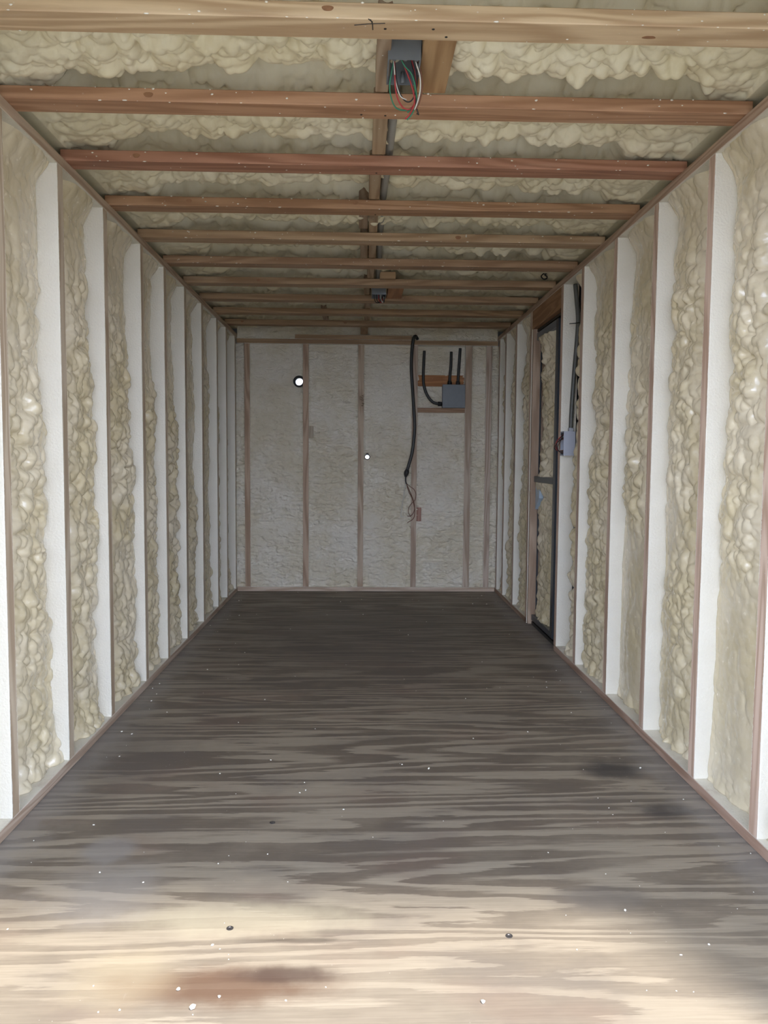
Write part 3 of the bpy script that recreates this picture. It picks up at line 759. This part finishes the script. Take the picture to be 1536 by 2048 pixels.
conduit('conduit', [(.530, YB+.03, 2.05), (.526, YB+.03, 1.94), (.523, YB+.03, 1.84), (.530, YB+.03, 1.755), (.560, YB+.03, 1.675), (.605, YB+.03, 1.622), (.660, YB+.03, 1.605)], 'black conduit curving into the side of the far wall box')
conduit('conduit', [(.758, YB+.03, 2.045), (.757, YB+.03, 1.94), (.750, YB+.03, 1.85), (.748, YB+.03, 1.788)], 'left of two short conduits entering the top of the far wall box')
conduit('conduit', [(.834, YB+.03, 2.075), (.828, YB+.03, 1.96), (.822, YB+.03, 1.86), (.818, YB+.03, 1.788)], 'right of two short conduits entering the top of the far wall box')
# hanging cable
hc = empty('hanging_cable', (0.43, YB-.03, 2.16))
tag(hc, 'long black cable hanging down the far wall with bare wire ends', 'cable')
tube('sheath', [(.470, YB+.03, 2.150), (.450, YB-.01, 2.165), (.432, YB-.035, 2.135), (.420, YB-.03, 2.02), (.418, YB-.025, 1.88), (.431, YB-.025, 1.70), (.446, YB-.028, 1.50), (.449, YB-.03, 1.37), (.432, YB-.03, 1.20), (.404, YB-.03, 1.09), (.388, YB-.03, 1.035)], .0135, CONDUITD, hc, 8, 10)
bm = bmesh.new(); bm_tube(bm, spline([(.392, YB-.03, 1.050), (.386, YB-.03, 1.028), (.380, YB-.03, 1.003), (.377, YB-.03, .985)], 4), lambda t: .012+.010*math.sin(math.pi*min(1, t*1.15)), 12)
obj_from_bm('connector', bm, BLACK, hc, None, True)
wire(BLACK, [(.378, YB-.03, .99), (.378, YB-.03, .95), (.384, YB-.03, .925)], hc, .006)
wire(BROWNW, [(.384, YB-.03, .93), (.410, YB-.03, .87), (.440, YB-.03, .80), (.455, YB-.03, .74), (.450, YB-.03, .69), (.425, YB-.03, .655), (.395, YB-.03, .652)], hc, .0032)
wire(BROWNW, [(.384, YB-.03, .93), (.405, YB-.03, .86), (.432, YB-.03, .81), (.452, YB-.03, .74), (.458, YB-.03, .68), (.445, YB-.03, .63), (.395, YB-.03, .595)], hc, .0032)
wire(BROWNW, [(.384, YB-.03, .93), (.420, YB-.035, .90), (.448, YB-.035, .880), (.466, YB-.035, .84), (.458, YB-.035, .79), (.430, YB-.035, .76), (.405, YB-.035, .72), (.405, YB-.035, .68), (.425, YB-.035, .645)], hc, .0028)
wire(WHITEW, [(.380, YB-.03, .96), (.366, YB-.03, .85), (.352, YB-.03, .75), (.340, YB-.03, .66), (.350, YB-.03, .645), (.365, YB-.03, .648)], hc, .0026)

# mill stamps on stud sides
def stamp(y, xs, zs, mat=STAMP):
    bm = bmesh.new(); rnd = random.Random(3)
    for i, xx in enumerate(xs):
        for zz in zs:
            if rnd.random() < .8: bm_box(bm, xx-.006, xx+.006, y-.0004, y+.0006, zz-.0012, zz+.0012)
            if rnd.random() < .6: bm_box(bm, xx-.0012, xx+.0012, y-.0004, y+.0006, zz-.004, zz+.004)
    return bm
for s in [o for o in wl.children if o.name.startswith('stud') and abs(o.location.y-3.769) < .01]:
    obj_from_bm('mill_stamp', stamp(3.75, (XL-.010, XL-.027, XL-.043), [1.50+.009*k for k in range(10)]), STAMP, s)
    obj_from_bm('mill_stamp', stamp(3.75, (XL-.010, XL-.024), [1.19+.009*k for k in range(6)]), STAMP, s)

# ------------------------------------------------------------------ floor screws and foam crumbs
for (sx, sy) in ((-0.310, 1.79), (0.358, 1.748), (-0.27, 2.33)):
    bm = bmesh.new(); n = 16
    rr = [(.0085, .0004), (.0085, .0014), (.0055, .0014), (.004, .0003)]; rings = [[bm.verts.new((sx+r*math.cos(2*math.pi*k/n), sy+r*math.sin(2*math.pi*k/n), z)) for k in range(n)] for r, z in rr]
    for a, b in zip(rings, rings[1:]):
        for k in range(n): bm.faces.new((a[k], a[(k+1) % n], b[(k+1) % n], b[k]))
    bm.faces.new(rings[-1])
    obj_from_bm('screw_head', bm, ZINC, fl)

def crumb_mesh(seed):
    random.seed(seed); bm = bmesh.new()
    bmesh.ops.create_icosphere(bm, subdivisions=1, radius=1.0)
    ax = [random.uniform(.7, 1.5), random.uniform(.5, 1.0), random.uniform(.45, .7)]
    for v in bm.verts:
        j = random.uniform(.75, 1.2); v.co = Vector((v.co.x*ax[0]*j, v.co.y*ax[1]*j, v.co.z*ax[2]*j))
    zm = min(v.co.z for v in bm.verts)
    for v in bm.verts: v.co.z -= zm
    me = bpy.data.meshes.new('foam_crumb'); bm.to_mesh(me); bm.free(); me.materials.append(CRUMB)
    me.polygons.foreach_set('use_smooth', [True]*len(me.polygons)); return me
CM = [crumb_mesh(k) for k in range(6)]
random.seed(21)
def crumb(x, y, r, label, group, z=0.0):
    o = bpy.data.objects.new('foam_crumb', random.choice(CM)); o.location = (x, y, z); o.scale = (r, r, r)
    o.rotation_euler = (0, 0, random.uniform(0, 6.28)); link(o)
    return tag(o, label, 'foam crumb', group)
crumb(-0.341, 1.52, .0085, 'largest white foam crumb on the dark brown stain near the camera', None)
crumb(-0.383, 1.575, .0058, 'white foam crumb at the left of the brown stain', None)
crumb(-0.292, 1.551, .0045, 'small white foam crumb right of the largest crumb on the stain', None)
crumb(0.260, 1.524, .0062, 'oval white foam crumb on the bright floor, right of centre', None)
crumb(0.254, 2.74, .0070, 'lone white foam crumb in the middle of the floor', None)
for k in range(170):
    y = 1.5+5.0*random.random()**1.9
    x = random.uniform(XL+.03, XR-.03) if random.random() < .7 else (random.choice((XL, XR)))
    if x == XL: x = XL+.02+abs(random.gauss(0, .12))
    if x == XR: x = XR-.02-abs(random.gauss(0, .15))
    crumb(x, y, random.choice((.0013, .0016, .002, .0026, .0034))*(1+.12*(y-1.5)), 'tiny white foam crumb scattered on the plywood floor', 'foam crumbs on the floor')
